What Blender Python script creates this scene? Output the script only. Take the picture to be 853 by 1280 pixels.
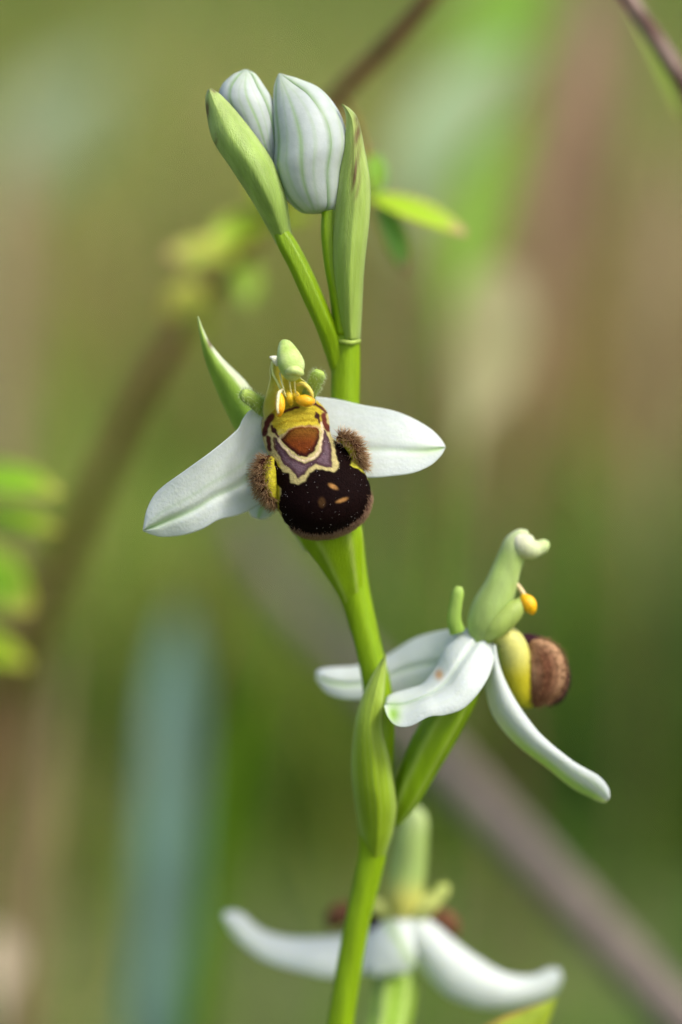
import bpy, math, random
import numpy as np
from mathutils import Vector

rng = np.random.default_rng(7)
random.seed(7)
scene = bpy.context.scene
for o in list(bpy.data.objects):
    bpy.data.objects.remove(o, do_unlink=True)
R = math.radians

# ------------------------------------------------------------------ camera
PITCH = R(12.0)
DIST = 0.30                      # camera to the plane of the orchid
SPX = 0.075e-3                   # metres per photograph pixel in that plane
C0 = np.array([0.0, 0.0, 0.160])  # where the optical axis meets that plane
FWD = np.array([0.0, math.cos(PITCH), -math.sin(PITCH)])
UPV = np.array([0.0, math.sin(PITCH), math.cos(PITCH)])
RGT = np.array([1.0, 0.0, 0.0])
cd = bpy.data.cameras.new('camera')
cam = bpy.data.objects.new('camera', cd)
scene.collection.objects.link(cam)
cam.location = Vector(C0 - FWD * DIST)
cam.rotation_euler = (R(90) - PITCH, 0, 0)
cd.sensor_fit = 'VERTICAL'
cd.sensor_height = 36.0
cd.sensor_width = 24.0
cd.lens = DIST / (1280 * SPX) * 36.0
cd.clip_start = 0.01
cd.clip_end = 2000
cd.dof.use_dof = True
cd.dof.focus_distance = DIST - 0.0002
cd.dof.aperture_fstop = 6.3
scene.camera = cam

# ------------------------------------------------------------------ light
SUN_EL, SUN_AZ = R(52), R(122)    # azimuth measured from +Y (away from the camera) towards +X (right)
w = bpy.data.worlds.new('World')
scene.world = w
w.use_nodes = True
nt = w.node_tree
bg = nt.nodes['Background']
sky = nt.nodes.new('ShaderNodeTexSky')
sky.sky_type = 'NISHITA'
sky.sun_disc = False
sky.air_density = 0.8
sky.dust_density = 4.0
sky.ozone_density = 0.6
sky.sun_elevation = SUN_EL
sky.sun_rotation = SUN_AZ
nt.links.new(sky.outputs[0], bg.inputs[0])
bg.inputs[1].default_value = 0.15
sd = bpy.data.lights.new('sun', 'SUN')
sd.energy = 1.7
sd.angle = R(11)
sd.color = (1.0, 0.96, 0.89)
sun = bpy.data.objects.new('sun', sd)
scene.collection.objects.link(sun)
sdir = Vector((math.cos(SUN_EL) * math.sin(SUN_AZ), math.cos(SUN_EL) * math.cos(SUN_AZ), math.sin(SUN_EL)))
sun.rotation_euler = sdir.to_track_quat('Z', 'Y').to_euler()
sun.location = (0.5, 0.5, 2)
scene.view_settings.view_transform = 'Standard'
scene.view_settings.look = 'None'
scene.view_settings.gamma = 1
scene.view_settings.use_curve_mapping = False
scene.view_settings.exposure = 0.58
scene.render.engine = 'CYCLES'
scene.cycles.use_denoising = True
scene.cycles.max_bounces = 8
scene.cycles.transmission_bounces = 6

# ------------------------------------------------------------------ helpers
DOFF = 0.0
def W(px, py, d):
    """photograph pixel + depth in mm behind the orchid's plane -> world point"""
    d = (d + DOFF) * 1e-3
    k = (DIST + d) / DIST
    return C0 + RGT * ((px - 426.5) * SPX * k) + UPV * ((640 - py) * SPX * k) + FWD * d

def pxm(d):
    return SPX * (DIST + d * 1e-3) / DIST

def lin(r, g, b):
    f = lambda c: (c / 255 / 12.92) if c <= 10 else ((c / 255 + 0.055) / 1.055) ** 2.4
    return np.array([f(r), f(g), f(b)])

def crom(P, n):
    """Catmull-Rom resample of rows P (k x m) to n rows, uniform over chord length of the first columns"""
    P = np.asarray(P, float)
    if len(P) == 2:
        t = np.linspace(0, 1, n)[:, None]
        return P[0] * (1 - t) + P[1] * t
    seg = np.linalg.norm(np.diff(P[:, :2], axis=0), axis=1) + 1e-9
    s = np.concatenate([[0], np.cumsum(seg)])
    t = np.linspace(0, s[-1], n)
    m = np.zeros_like(P)
    m[1:-1] = (P[2:] - P[:-2]) / (s[2:] - s[:-2])[:, None]
    m[0] = (P[1] - P[0]) / seg[0]
    m[-1] = (P[-1] - P[-2]) / seg[-1]
    i = np.clip(np.searchsorted(s, t, 'right') - 1, 0, len(P) - 2)
    h = seg[i]
    x = ((t - s[i]) / h)[:, None]
    h = h[:, None]
    return ((2*x**3 - 3*x**2 + 1) * P[i] + (x**3 - 2*x**2 + x) * h * m[i]
            + (-2*x**3 + 3*x**2) * P[i+1] + (x**3 - x**2) * h * m[i+1])

def lerp1(vals, n):
    vals = np.atleast_1d(np.asarray(vals, float))
    if len(vals) == 1:
        return np.full(n, vals[0])
    k = len(vals)
    r = crom(np.stack([np.linspace(0, 1, k), vals], 1), n * 4)
    return np.interp(np.linspace(0, 1, n), r[:, 0], r[:, 1])

def sstep(a, b, x):
    t = np.clip((np.asarray(x, float) - a) / (b - a), 0, 1)
    return t * t * (3 - 2 * t)

def mixc(a, b, t):
    t = np.asarray(t, float)[..., None]
    return np.asarray(a) * (1 - t) + np.asarray(b) * t

def root(name, label, cat, loc, group=None):
    o = bpy.data.objects.new(name, None)
    o.empty_display_size = 0.01
    scene.collection.objects.link(o)
    o.location = Vector(loc)
    o['label'] = label
    o['category'] = cat
    if group:
        o['group'] = group
    return o

def build(name, V, F, mat, parent=None, col=None, loc=None, smooth=True):
    """V in world metres; parts keep the origin of the thing they belong to"""
    V = np.asarray(V, float)
    if loc is None:
        loc = np.array([0.0, 0, 0])
        p = parent
        while p is not None:
            loc = loc + np.array(p.location)
            p = p.parent
        oloc = (0, 0, 0)
    else:
        oloc = tuple(loc)
    me = bpy.data.meshes.new(name)
    me.from_pydata((V - loc).tolist(), [], [tuple(int(i) for i in f) for f in F])
    if col is not None:
        a = me.color_attributes.new('Col', 'FLOAT_COLOR', 'POINT')
        c = np.ones((len(V), 4), np.float32)
        c[:, :3] = np.clip(col, 0, 1)
        a.data.foreach_set('color', c.ravel())
    if smooth:
        me.polygons.foreach_set('use_smooth', np.ones(len(me.polygons), bool))
    me.materials.append(mat)
    me.update()
    o = bpy.data.objects.new(name, me)
    scene.collection.objects.link(o)
    if parent is not None:
        o.parent = parent
    o.location = Vector(oloc)
    return o

class Acc:
    def __init__(s):
        s.V, s.F, s.C, s.n = [], [], [], 0
    def add(s, V, F, C):
        s.V.append(np.asarray(V)); s.C.append(np.broadcast_to(C, (len(V), 3)))
        s.F += [tuple(i + s.n for i in f) for f in F]
        s.n += len(V)
    def build(s, name, mat, parent=None, loc=None):
        return build(name, np.concatenate(s.V), s.F, mat, parent, np.concatenate(s.C), loc)

def grid_faces(n, m, wrap=False):
    F = []
    for i in range(n - 1):
        for j in range(m - (0 if wrap else 1)):
            a, b = i * m + j, i * m + (j + 1) % m
            F.append((a, b, b + m, a + m))
    return F

def thicken(G, th):
    """grid of points n x m x 3 -> closed shell of thickness th, returns V, F (front then back)"""
    n, m, _ = G.shape
    du = np.gradient(G, axis=1); dv = np.gradient(G, axis=0)
    N = np.cross(du, dv)
    ln = np.linalg.norm(N, axis=2, keepdims=True)
    N = N / np.maximum(ln, 1e-15)
    if np.sum(N @ FWD) < 0:
        N = -N
    u = np.linspace(-1, 1, m)[None, :, None]
    v = np.linspace(0, 1, n)[:, None, None]
    prof = np.clip(1 - np.abs(u) ** 4, 0.18, 1) * np.clip(np.minimum(v, 1 - v) * 12, 0.25, 1)
    B = G + N * th * prof
    V = np.concatenate([G.reshape(-1, 3), B.reshape(-1, 3)])
    k = n * m
    F = grid_faces(n, m)
    F += [(d + k, c + k, b + k, a + k) for a, b, c, d in F]
    for j in range(m - 1):
        F.append((j + 1, j, j + k, j + 1 + k))
        a = (n - 1) * m + j
        F.append((a, a + 1, a + 1 + k, a + k))
    for i in range(n - 1):
        F.append((i * m, (i + 1) * m, (i + 1) * m + k, i * m + k))
        a = i * m + m - 1
        F.append((a + m, a, a + k, a + m + k))
    return V, F

def sheet(L, Rr, d, curl=0.0, fold=0.0, uf=0.0, n=48, m=25, th=0.3, colf=None, tilt=0.0, wav=0.0):
    """leaf-like shell between two traced edges; d, curl, tilt in mm along its length"""
    Lp, Rp = crom(L, n), crom(Rr, n)
    d = lerp1(d, n)[:, None]; curl = lerp1(curl, n)[:, None]; tilt = lerp1(tilt, n)[:, None]
    u = np.linspace(-1, 1, m)[None, :]
    t = (u + 1) / 2
    px = Lp[:, :1] * (1 - t) + Rp[:, :1] * t
    py = Lp[:, 1:2] * (1 - t) + Rp[:, 1:2] * t
    v = np.linspace(0, 1, n)[:, None]
    dd = d + curl * u ** 2 + tilt * u + fold * np.exp(-((u - uf) / 0.13) ** 2) \
        + wav * np.sin(v * 9 + u * 2.0) * np.abs(u)
    G = np.stack([W(px[i, j], py[i, j], dd[i, j]) for i in range(n) for j in range(m)]).reshape(n, m, 3)
    V, F = thicken(G, th * 1e-3)
    U = np.broadcast_to(u, (n, m)); VV = np.broadcast_to(v, (n, m))
    c = colf(U, VV, px, py) if callable(colf) else np.broadcast_to(colf, (n, m, 3))
    c = np.concatenate([c.reshape(-1, 3)] * 2)
    return V, F, c

def tube(P, n=40, m=20, flat=1.0, ridge=0.0, nr=6, colf=None, fdir=None):
    """P rows: px, py, depth mm, radius px.  Closed tapering tube; flat squeezes it along the view"""
    Q = crom(P, n)
    C = np.stack([W(q[0], q[1], q[2]) for q in Q])
    rad = np.maximum(np.array([q[3] * pxm(q[2]) for q in Q]), 1e-6)
    T = np.gradient(C, axis=0)
    T /= np.linalg.norm(T, axis=1, keepdims=True) + 1e-15
    ang = np.linspace(0, 2 * math.pi, m, endpoint=False)
    V = []
    for i in range(n):
        a = np.cross(T[i], FWD if fdir is None else fdir)
        a /= np.linalg.norm(a) + 1e-12
        b = np.cross(a, T[i])
        rr = rad[i] * (1 + ridge * np.cos(nr * ang))
        V.append(C[i] + np.outer(np.cos(ang) * rr, a) + np.outer(np.sin(ang) * rr * flat, b))
    V = np.stack(V)
    U = np.broadcast_to(ang[None, :], (n, m)); VV = np.broadcast_to(np.linspace(0, 1, n)[:, None], (n, m))
    c = colf(U, VV, V) if callable(colf) else np.broadcast_to(colf, (n, m, 3))
    Vf = np.concatenate([V.reshape(-1, 3), C[:1], C[-1:]])
    F = grid_faces(n, m, True)
    k = n * m
    for j in range(m):
        F.append((k, (j + 1) % m, j))
        F.append((k + 1, (n - 1) * m + j, (n - 1) * m + (j + 1) % m))
    cf = np.concatenate([c.reshape(-1, 3), c[0, :1], c[-1, :1]])
    return Vf, F, cf

def hairs(pts, nrm, length, rad, col_root, col_tip, jit=0.5, droop=None, bend=0.25):
    """fine three-sided bristles, each bent once"""
    n = len(pts)
    d = nrm + rng.normal(0, jit, (n, 3))
    if droop is not None:
        d = d + droop
    d /= np.linalg.norm(d, axis=1, keepdims=True)
    ln = length * rng.uniform(0.55, 1.15, n)[:, None]
    a = np.cross(d, rng.normal(0, 1, (n, 3))); a /= np.linalg.norm(a, axis=1, keepdims=True)
    b = np.cross(d, a)
    mid = pts + d * ln * 0.55
    tip = pts + d * ln + a * ln * bend * rng.normal(0, 1, (n, 1))
    V = np.zeros((n, 7, 3))
    for k in range(3):
        th = 2 * math.pi * k / 3
        o = a * math.cos(th) + b * math.sin(th)
        V[:, k] = pts + o * rad
        V[:, 3 + k] = mid + o * rad * 0.75
    V[:, 6] = tip
    F = []
    for i in range(n):
        s = i * 7
        for k in range(3):
            q = (k + 1) % 3
            F.append((s + k, s + q, s + 3 + q, s + 3 + k))
            F.append((s + 3 + k, s + 3 + q, s + 6))
    C = np.zeros((n, 7, 3))
    cr = np.asarray(col_root); ct = np.asarray(col_tip)
    if cr.ndim == 1: cr = np.broadcast_to(cr, (n, 3))
    if ct.ndim == 1: ct = np.broadcast_to(ct, (n, 3))
    C[:, :3] = cr[:, None]; C[:, 3:6] = ((cr + ct) / 2)[:, None]; C[:, 6] = ct
    return V.reshape(-1, 3), F, C.reshape(-1, 3)

# ------------------------------------------------------------------ materials
def tissue(name, sss=0.3, sscale=0.0008, rough=0.5, spec=0.4, var=0.12, scale=900, bump=0.15, bscale=2500,
           sheen=0.0, trans=0.0, radius=(1.0, 0.95, 0.55), stretch=None):
    m = bpy.data.materials.new(name)
    m.use_nodes = True
    t = m.node_tree
    p = t.nodes['Principled BSDF']
    at = t.nodes.new('ShaderNodeAttribute'); at.attribute_name = 'Col'
    tc = t.nodes.new('ShaderNodeTexCoord')
    src = tc.outputs['Object']
    if stretch:
        mp = t.nodes.new('ShaderNodeMapping'); mp.inputs['Scale'].default_value = stretch
        t.links.new(src, mp.inputs[0]); src = mp.outputs[0]
    nz = t.nodes.new('ShaderNodeTexNoise'); nz.inputs['Scale'].default_value = scale; nz.inputs['Detail'].default_value = 4
    t.links.new(src, nz.inputs['Vector'])
    mr = t.nodes.new('ShaderNodeMapRange')
    mr.inputs['From Min'].default_value = 0.3; mr.inputs['From Max'].default_value = 0.7
    mr.inputs['To Min'].default_value = 1 - var; mr.inputs['To Max'].default_value = 1 + var * 0.6
    t.links.new(nz.outputs['Fac'], mr.inputs['Value'])
    mx = t.nodes.new('ShaderNodeMix'); mx.data_type = 'RGBA'; mx.blend_type = 'MULTIPLY'; mx.inputs[0].default_value = 1
    t.links.new(at.outputs['Color'], mx.inputs[6]); t.links.new(mr.outputs[0], mx.inputs[7])
    t.links.new(mx.outputs[2], p.inputs['Base Color'])
    p.inputs['Roughness'].default_value = rough
    p.inputs['Specular IOR Level'].default_value = spec
    p.inputs['Subsurface Weight'].default_value = sss
    p.inputs['Subsurface Radius'].default_value = radius
    p.inputs['Subsurface Scale'].default_value = sscale
    p.inputs['Sheen Weight'].default_value = sheen
    if bump > 0:
        n2 = t.nodes.new('ShaderNodeTexNoise'); n2.inputs['Scale'].default_value = bscale; n2.inputs['Detail'].default_value = 2
        t.links.new(src, n2.inputs['Vector'])
        bp = t.nodes.new('ShaderNodeBump'); bp.inputs['Strength'].default_value = bump; bp.inputs['Distance'].default_value = 0.0002
        t.links.new(n2.outputs['Fac'], bp.inputs['Height']); t.links.new(bp.outputs[0], p.inputs['Normal'])
    if trans > 0:
        tr = t.nodes.new('ShaderNodeBsdfTranslucent')
        t.links.new(mx.outputs[2], tr.inputs[0])
        ms = t.nodes.new('ShaderNodeMixShader'); ms.inputs[0].default_value = trans
        t.links.new(p.outputs[0], ms.inputs[1]); t.links.new(tr.outputs[0], ms.inputs[2])
        t.links.new(ms.outputs[0], t.nodes['Material Output'].inputs[0])
    return m

M_sepal = tissue('sepal_white', sss=0.35, sscale=0.0009, rough=0.42, spec=0.35, var=0.05, scale=700, bump=0.25, bscale=3200, trans=0.25)
M_green = tissue('green_tissue', sss=0.35, sscale=0.0009, rough=0.42, spec=0.35, var=0.2, scale=260, bump=0.4, bscale=2600, trans=0.12, stretch=(3, 3, 0.45))
M_bud = tissue('bud_skin', sss=0.4, sscale=0.001, rough=0.45, spec=0.35, var=0.07, scale=900, bump=0.12, bscale=2500, trans=0.12)
M_lip = tissue('lip_velvet', sss=0.05, sscale=0.0003, rough=0.7, spec=0.05, var=0.25, scale=2600, bump=0.5, bscale=6000)
M_hair = tissue('bristle', sss=0.0, rough=0.75, spec=0.1, var=0.1, scale=3000, bump=0, trans=0.3)
M_pollen = tissue('pollen_wax', sss=0.3, sscale=0.0006, rough=0.4, spec=0.4, var=0.1, scale=3000, bump=0.4, bscale=6000)
M_blade = tissue('grass_blade', sss=0.0, rough=0.45, spec=0.4, var=0.25, scale=60, bump=0.0, trans=0.35)
M_stalk = tissue('dry_stalk', sss=0.0, rough=0.7, spec=0.2, var=0.35, scale=350, bump=0.4, bscale=900)

# ------------------------------------------------------------------ ground
gm = bpy.data.materials.new('meadow_soil')
gm.use_nodes = True
t = gm.node_tree
p = t.nodes['Principled BSDF']
tc = t.nodes.new('ShaderNodeTexCoord')
nz = t.nodes.new('ShaderNodeTexNoise'); nz.inputs['Scale'].default_value = 9; nz.inputs['Detail'].default_value = 8
cr = t.nodes.new('ShaderNodeValToRGB')
cr.color_ramp.elements[0].position = 0.35; cr.color_ramp.elements[0].color = (0.07, 0.085, 0.028, 1)
cr.color_ramp.elements[1].position = 0.68; cr.color_ramp.elements[1].color = (0.19, 0.15, 0.08, 1)
e = cr.color_ramp.elements.new(0.5); e.color = (0.11, 0.15, 0.04, 1)
t.links.new(tc.outputs['Object'], nz.inputs['Vector']); t.links.new(nz.outputs['Fac'], cr.inputs[0])
t.links.new(cr.outputs[0], p.inputs['Base Color']); p.inputs['Roughness'].default_value = 0.95
n2 = t.nodes.new('ShaderNodeTexNoise'); n2.inputs['Scale'].default_value = 120; n2.inputs['Detail'].default_value = 6
bp = t.nodes.new('ShaderNodeBump'); bp.inputs['Strength'].default_value = 0.8; bp.inputs['Distance'].default_value = 0.01
t.links.new(tc.outputs['Object'], n2.inputs['Vector']); t.links.new(n2.outputs['Fac'], bp.inputs['Height']); t.links.new(bp.outputs[0], p.inputs['Normal'])
def ground_z(x, y):
    r = np.hypot(x, y)
    k = sstep(0.25, 1.5, r)
    return k * (0.012 * np.sin(x * 5.1 + 1.3) * np.sin(y * 4.3) + 0.02 * np.sin(x * 1.7 + y * 1.1)) - 0.0
rs = np.concatenate([[0.0], np.geomspace(0.05, 600, 60)])
an = np.linspace(0, 2 * math.pi, 72, endpoint=False)
GX = rs[:, None] * np.cos(an); GY = rs[:, None] * np.sin(an)
GZ = ground_z(GX, GY) * (1 - sstep(8, 30, rs))[:, None]
g = build('ground', np.stack([GX, GY, GZ], 2).reshape(-1, 3), grid_faces(len(rs), 72, True), gm, loc=(0, 0, 0))
g['kind'] = 'structure'

# ------------------------------------------------------------------ the orchid
BASE = W(395, 640, 12.0)
BASE = np.array([BASE[0] - 0.004, BASE[1] + 0.018, 0.0])
orchid = root('bee_orchid', 'bee orchid with white sepals, furry brown lip and two closed buds on a green stem', 'orchid', BASE)

STEM = lin(138, 172, 10)
STEM2 = lin(118, 156, 14)
BRACT = lin(154, 182, 80)
PALE = lin(186, 206, 140)
WHITE = lin(222, 231, 224)
VEIN = lin(150, 190, 112)
BROWN = lin(96, 62, 38)

def stem_col(U, V, P):
    s = 0.5 + 0.5 * np.cos(U * 7 + 0.6)
    return mixc(STEM, STEM2, 0.35 * s)

# stem: pixel path continues below the frame down to the ground
zpx = [W(430, 1280, 11)[2]]
SP = [(432, 415, 4.5, 17), (432, 450, 5, 18), (431, 520, 5.5, 18), (431, 600, 6.5, 20), (432, 670, 7, 22), (438, 720, 7, 21),
      (449, 765, 7.3, 18), (461, 812, 7.6, 16.5), (471, 860, 8, 18), (474, 910, 8.3, 20), (470, 960, 8.8, 22), (468, 1010, 9.3, 23),
      (466, 1060, 9.8, 18), (456, 1110, 10.2, 16.5), (447, 1150, 10.5, 16), (437, 1205, 11, 16), (425, 1280, 11.6, 17),
      (412, 1400, 13, 18), (402, 1550, 15, 19)]
V, F, c = tube(SP, n=150, m=24, ridge=0.03, nr=5, colf=stem_col)
st = Acc(); st.add(V, F, c)
# lower stem, straight into the soil
top = W(402, 1550, 15)
n, m = 30, 20
VV = []
for i in range(n):
    tt = i / (n - 1)
    pc = top * (1 - tt) + (BASE + np.array([0, 0, -0.006])) * tt
    for a in np.linspace(0, 2 * math.pi, m, endpoint=False):
        r = 1.49e-3 + 0.7e-3 * tt
        VV.append(pc + np.array([math.cos(a) * r, math.sin(a) * r, 0]))
st.add(np.array(VV), grid_faces(n, m, True), STEM2)
st.build('stem', M_green, orchid)

# basal leaves, below the frame
for k in range(6):
    a = k * 1.05 + 0.4
    ln_ = 0.055 + 0.012 * (k % 3)
    G = np.zeros((18, 9, 3))
    for i in range(18):
        v = i / 17
        wd = 0.0085 * math.sin(math.pi * min(1, 0.08 + v * 0.92)) ** 0.7
        rr = ln_ * v; zz = 0.003 + 0.028 * math.sin(v * 2.3) * (0.7 + 0.1 * k % 0.5)
        for j in range(9):
            u = (j - 4) / 4
            G[i, j] = BASE + [math.cos(a) * rr - math.sin(a) * u * wd, math.sin(a) * rr + math.cos(a) * u * wd, zz + abs(u) * wd * 0.35]
    V, F = thicken(G, 0.0005)
    build('leaf', V, F, M_green, orchid, np.broadcast_to(lin(112, 140, 70), (len(V), 3)))

# --- bracts and buds at the top
def bract_col(base, tip_brown=0.0, patch=None, pale=0.35):
    def f(U, V, px, py):
        lines = 0.5 + 0.5 * np.cos(U * 24)
        c = mixc(base, PALE, 0.12 * lines + pale * sstep(0.55, 1.0, np.abs(U)))
        c = mixc(c, lin(190, 205, 130), 0.25 * sstep(0.5, 1, V))
        if patch:
            for (x, y, rx, ry, k) in patch:
                q = np.exp(-(((px - x) / rx) ** 2 + ((py - y) / ry) ** 2))
                q = q * (0.65 + 0.5 * np.sin(px * 1.9 + py * 0.7) * np.sin(py * 0.9 - px))
                c = mixc(c, BROWN, np.clip(k * q, 0, 0.9))
        if tip_brown:
            c = mixc(c, BROWN, tip_brown * sstep(0.965, 1.0, V))
        return c
    return f

# bract in front of the right bud
L = [(425, 424), (420, 398), (417, 349), (417, 293), (423, 228), (430, 178), (433, 152), (431, 138), (427, 131)]
Rr = [(451, 426), (453, 385), (456, 333), (463, 267), (463, 228), (456, 185), (447, 147), (437, 135), (428, 130)]
V, F, c = sheet(L, Rr, [3.0, 1.2, 0.2, 0.2, 0.5, 0.8], curl=[1.8, 1.8, 1.6, 1.4, 1.0, 0.3], fold=-0.1, uf=0.1, th=0.45, n=70,
                colf=bract_col(BRACT, 0.4, [(447, 168, 5, 26, 1.2), (444, 218, 6, 28, 1.1), (449, 150, 4, 10, 1.0)]))
o = build('bract', V, F, M_green, orchid, c); o['label'] = 'narrow green bract with rusty streak beside right bud'
# collar where the bract leaves the stem
V, F, c = tube([(418, 425, 4.6, 2), (428, 427, 3.3, 2.6), (440, 428, 3.2, 3), (449.5, 426, 4.4, 2.6)], n=20, m=10, colf=lin(168, 192, 88))
build('bract_collar', V, F, M_green, orchid, c)
# bract of the left bud
L = [(346, 306), (336, 288), (315, 251), (289, 211), (266, 175), (258, 140), (257, 122), (260, 112)]
Rr = [(367, 302), (364, 285), (358, 247), (343, 205), (322, 172), (295, 138), (276, 118), (264, 110)]
V, F, c = sheet(L, Rr, [2.6, 0.6, -0.6, -0.9, -0.6, 0.2, 0.9], curl=[1.2, 1.8, 2.0, 1.9, 1.6, 1.1, 0.3], fold=-0.04, uf=-0.1, th=0.45, n=64,
                colf=bract_col(lin(152, 182, 86), 0.5, [(259, 138, 2.5, 14, 1.3), (270, 182, 2.5, 14, 1.1), (268, 112, 3, 4, 1.2)]))
o = build('bract', V, F, M_green, orchid, c); o['label'] = 'broad green bract cupping left bud'

def bud(rows_L, rows_R, d, sepals, thick=0.85, name='bud', n=60):
    Lp, Rp = crom(rows_L, n), crom(rows_R, n)
    cx = (Lp + Rp) / 2; hw = (Rp - Lp) / 2
    d = lerp1(d, n)
    wmm = np.linalg.norm(hw, axis=1) * SPX * 1e3
    def surf(v, phi, off):
        i = v
        q = cx[i] + hw[i] * math.cos(phi) * (1 + off)
        return W(q[0], q[1], d[i] - wmm[i] * thick * math.sin(phi) * (1 + off))
    m = 32
    VV = np.array([surf(i, 2 * math.pi * j / m, -0.06) for i in range(n) for j in range(m)])
    core = build(name, VV, grid_faces(n, m, True), M_bud, orchid, np.broadcast_to(lin(205, 215, 190), (len(VV), 3)))
    for (p0, p1, off, vein_k, tint) in sepals:
        m2 = 34
        G = np.zeros((n, m2, 3)); C = np.zeros((n, m2, 3))
        for i in range(n):
            v = i / (n - 1)
            for j in range(m2):
                u = -1 + 2 * j / (m2 - 1)
                ph = R(p0 + (p1 - p0) * (u + 1) / 2)
                bulge = 0.03 * (1 - u * u) + 0.02 * math.exp(-((abs(u) - 0.93) / 0.07) ** 2) - 0.006 * math.exp(-(u / 0.07) ** 2)
                G[i, j] = surf(i, ph, off + bulge)
                wob = 0.05 * math.sin(v * 7 + u * 3)
                vv = math.exp(-((u + wob * 0.6) / 0.07) ** 2) + 0.45 * math.exp(-((abs(u) - 0.46 * math.sin(math.pi * (0.1 + 0.85 * v)) ** 0.6 + wob) / 0.05) ** 2)
                edge = float(sstep(0.74, 0.95, abs(u)))
                base = mixc(tint, lin(196, 214, 176), 0.65 * float(sstep(0.72, 1, v)) + 0.2 * float(sstep(0.3, 0, v)))
                cc = mixc(base, VEIN * 0.95, min(1, vein_k * vv * (0.35 + 0.65 * math.sin(math.pi * min(1, v * 0.9 + 0.1)))))
                cc = mixc(cc, lin(142, 178, 118), 0.9 * edge)
                C[i, j] = cc
        V, F = thicken(G, 0.00018)
        build('sepal', V, F, M_bud, core, np.concatenate([C.reshape(-1, 3)] * 2))
    return core

BT = lin(192, 204, 194)
# right bud: base (bottom) to tip (top)
bL = [(392, 267), (378, 264), (358, 244), (346, 211), (347, 178), (344, 136), (345, 109), (347, 97), (349, 92)]
bR = [(400, 267), (419, 259), (423, 240), (424, 211), (430, 175), (421, 142), (398, 113), (368, 99), (351, 92)]
o = bud(bL, bR, [3.2, 2.6, 2.2, 2.2, 2.6, 3.0], [(150, 280, 0.0, 0.5, BT), (-80, 62, 0.01, 0.7, BT), (50, 158, 0.035, 0.75, BT)])
o['label'] = 'plump whitish bud with green veins'
bL = [(338, 215), (325, 205), (305, 180), (289, 150), (277, 125), (280, 108), (293, 95), (305, 87)]
bR = [(343, 212), (347, 200), (348, 176), (345, 149), (337, 124), (328, 109), (317, 93), (309, 87)]
bud(bL, bR, [3.6, 3.4, 3.2, 3.2, 3.4, 3.8], [(120, 260, 0.0, 0.5, BT), (-100, 45, 0.01, 0.5, BT), (35, 130, 0.03, 0.75, BT)])

# ovaries / stalks of the buds
V, F, c = tube([(345, 278, 2.6, 4), (352, 292, 2.6, 9), (359, 305, 2.5, 11), (373, 331, 2.4, 11.5), (389, 366, 2.6, 12), (405, 402, 3.2, 11.5), (416, 430, 4.2, 12), (426, 470, 5, 9)],
               n=60, m=24, ridge=0.07, nr=6, colf=stem_col)
build('ovary', V, F, M_green, orchid, c)
V, F, c = tube([(411, 262, 2.6, 8), (411, 290, 2.6, 9), (416, 330, 2.8, 10), (424, 370, 3.2, 11), (430, 415, 4, 12)],
               n=50, m=20, ridge=0.07, nr=6, colf=stem_col)
build('ovary', V, F, M_green, orchid, c)

# --- bract of the open flower, reaching up behind its left sepal
L = [(380, 690), (350, 640), (318, 590), (293, 536), (275, 498), (256, 449), (249, 415), (247, 398)]
Rr = [(405, 685), (390, 620), (352, 545), (321, 497), (307, 476), (278, 447), (260, 423), (248, 395)]
def brf(U, V, px, py):
    c = mixc(lin(142, 176, 66), lin(226, 234, 200), 0.85 * sstep(0.35, 0.62, U) * sstep(0.55, 0.7, V))
    c = mixc(c, lin(176, 200, 110), sstep(0.86, 1, V) * 0.7)
    q = np.exp(-(((px - 263) / 4) ** 2 + ((py - 428) / 7) ** 2))
    return mixc(c, BROWN, np.clip(q * 1.1, 0, 0.85))
V, F, c = sheet(L, Rr, [7.5, 7.5, 6.5, 5, 4, 3.4, 3.2], curl=[1.5, 1.8, 1.8, 1.6, 1.2, 0.7, 0.2], th=0.4, n=60, colf=brf)
build('bract', V, F, M_green, orchid, c)

# ------------------------------------------------------------------ open flower facing the camera
# flower = ovary (main mesh) with its sepals, petals, column and lip as sub-parts
V, F, c = tube([(444, 790, 8.0, 6), (439, 745, 6.4, 15), (428, 705, 4.8, 26), (420, 680, 4.0, 34), (410, 655, 3.4, 38), (398, 620, 3.2, 34), (385, 580, 3.2, 26), (376, 545, 2.6, 16)],
               n=70, m=36, flat=0.55, ridge=0.05, nr=6,
               colf=lambda U, V, P: mixc(STEM, lin(190, 210, 110), 0.5 * np.clip(np.cos(U * 6), 0, 1) ** 3))
fl1 = build('flower', V, F, M_green, orchid, c)
fl1['label'] = 'open flower facing forward with dark furry lip'

def sepal_col(vein_u=0.0, tipg=0.6, vk=0.55, edge=0.12, second=None):
    def f(U, V, px, py):
        vu = vein_u if not callable(vein_u) else vein_u(V)
        vv = np.exp(-((U - vu) / 0.07) ** 2) * (0.45 + 0.55 * sstep(0.2, 0.9, V))
        br = np.exp(-((U - vu) / 0.22) ** 2) * sstep(0.6, 1.0, V)
        fine = 0.5 + 0.5 * np.cos(U * 26 + np.sin(V * 3) * 1.5)
        c = mixc(WHITE, lin(214, 228, 206), 0.22 * fine + edge * sstep(0.7, 1, np.abs(U)))
        c = mixc(c, VEIN, np.clip(vk * vv, 0, 1))
        if second is not None:
            c = mixc(c, VEIN, 0.25 * np.exp(-((U - second) / 0.06) ** 2))
        c = mixc(c, lin(168, 204, 122), np.clip(tipg * br, 0, 1))
        return c
    return f

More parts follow.
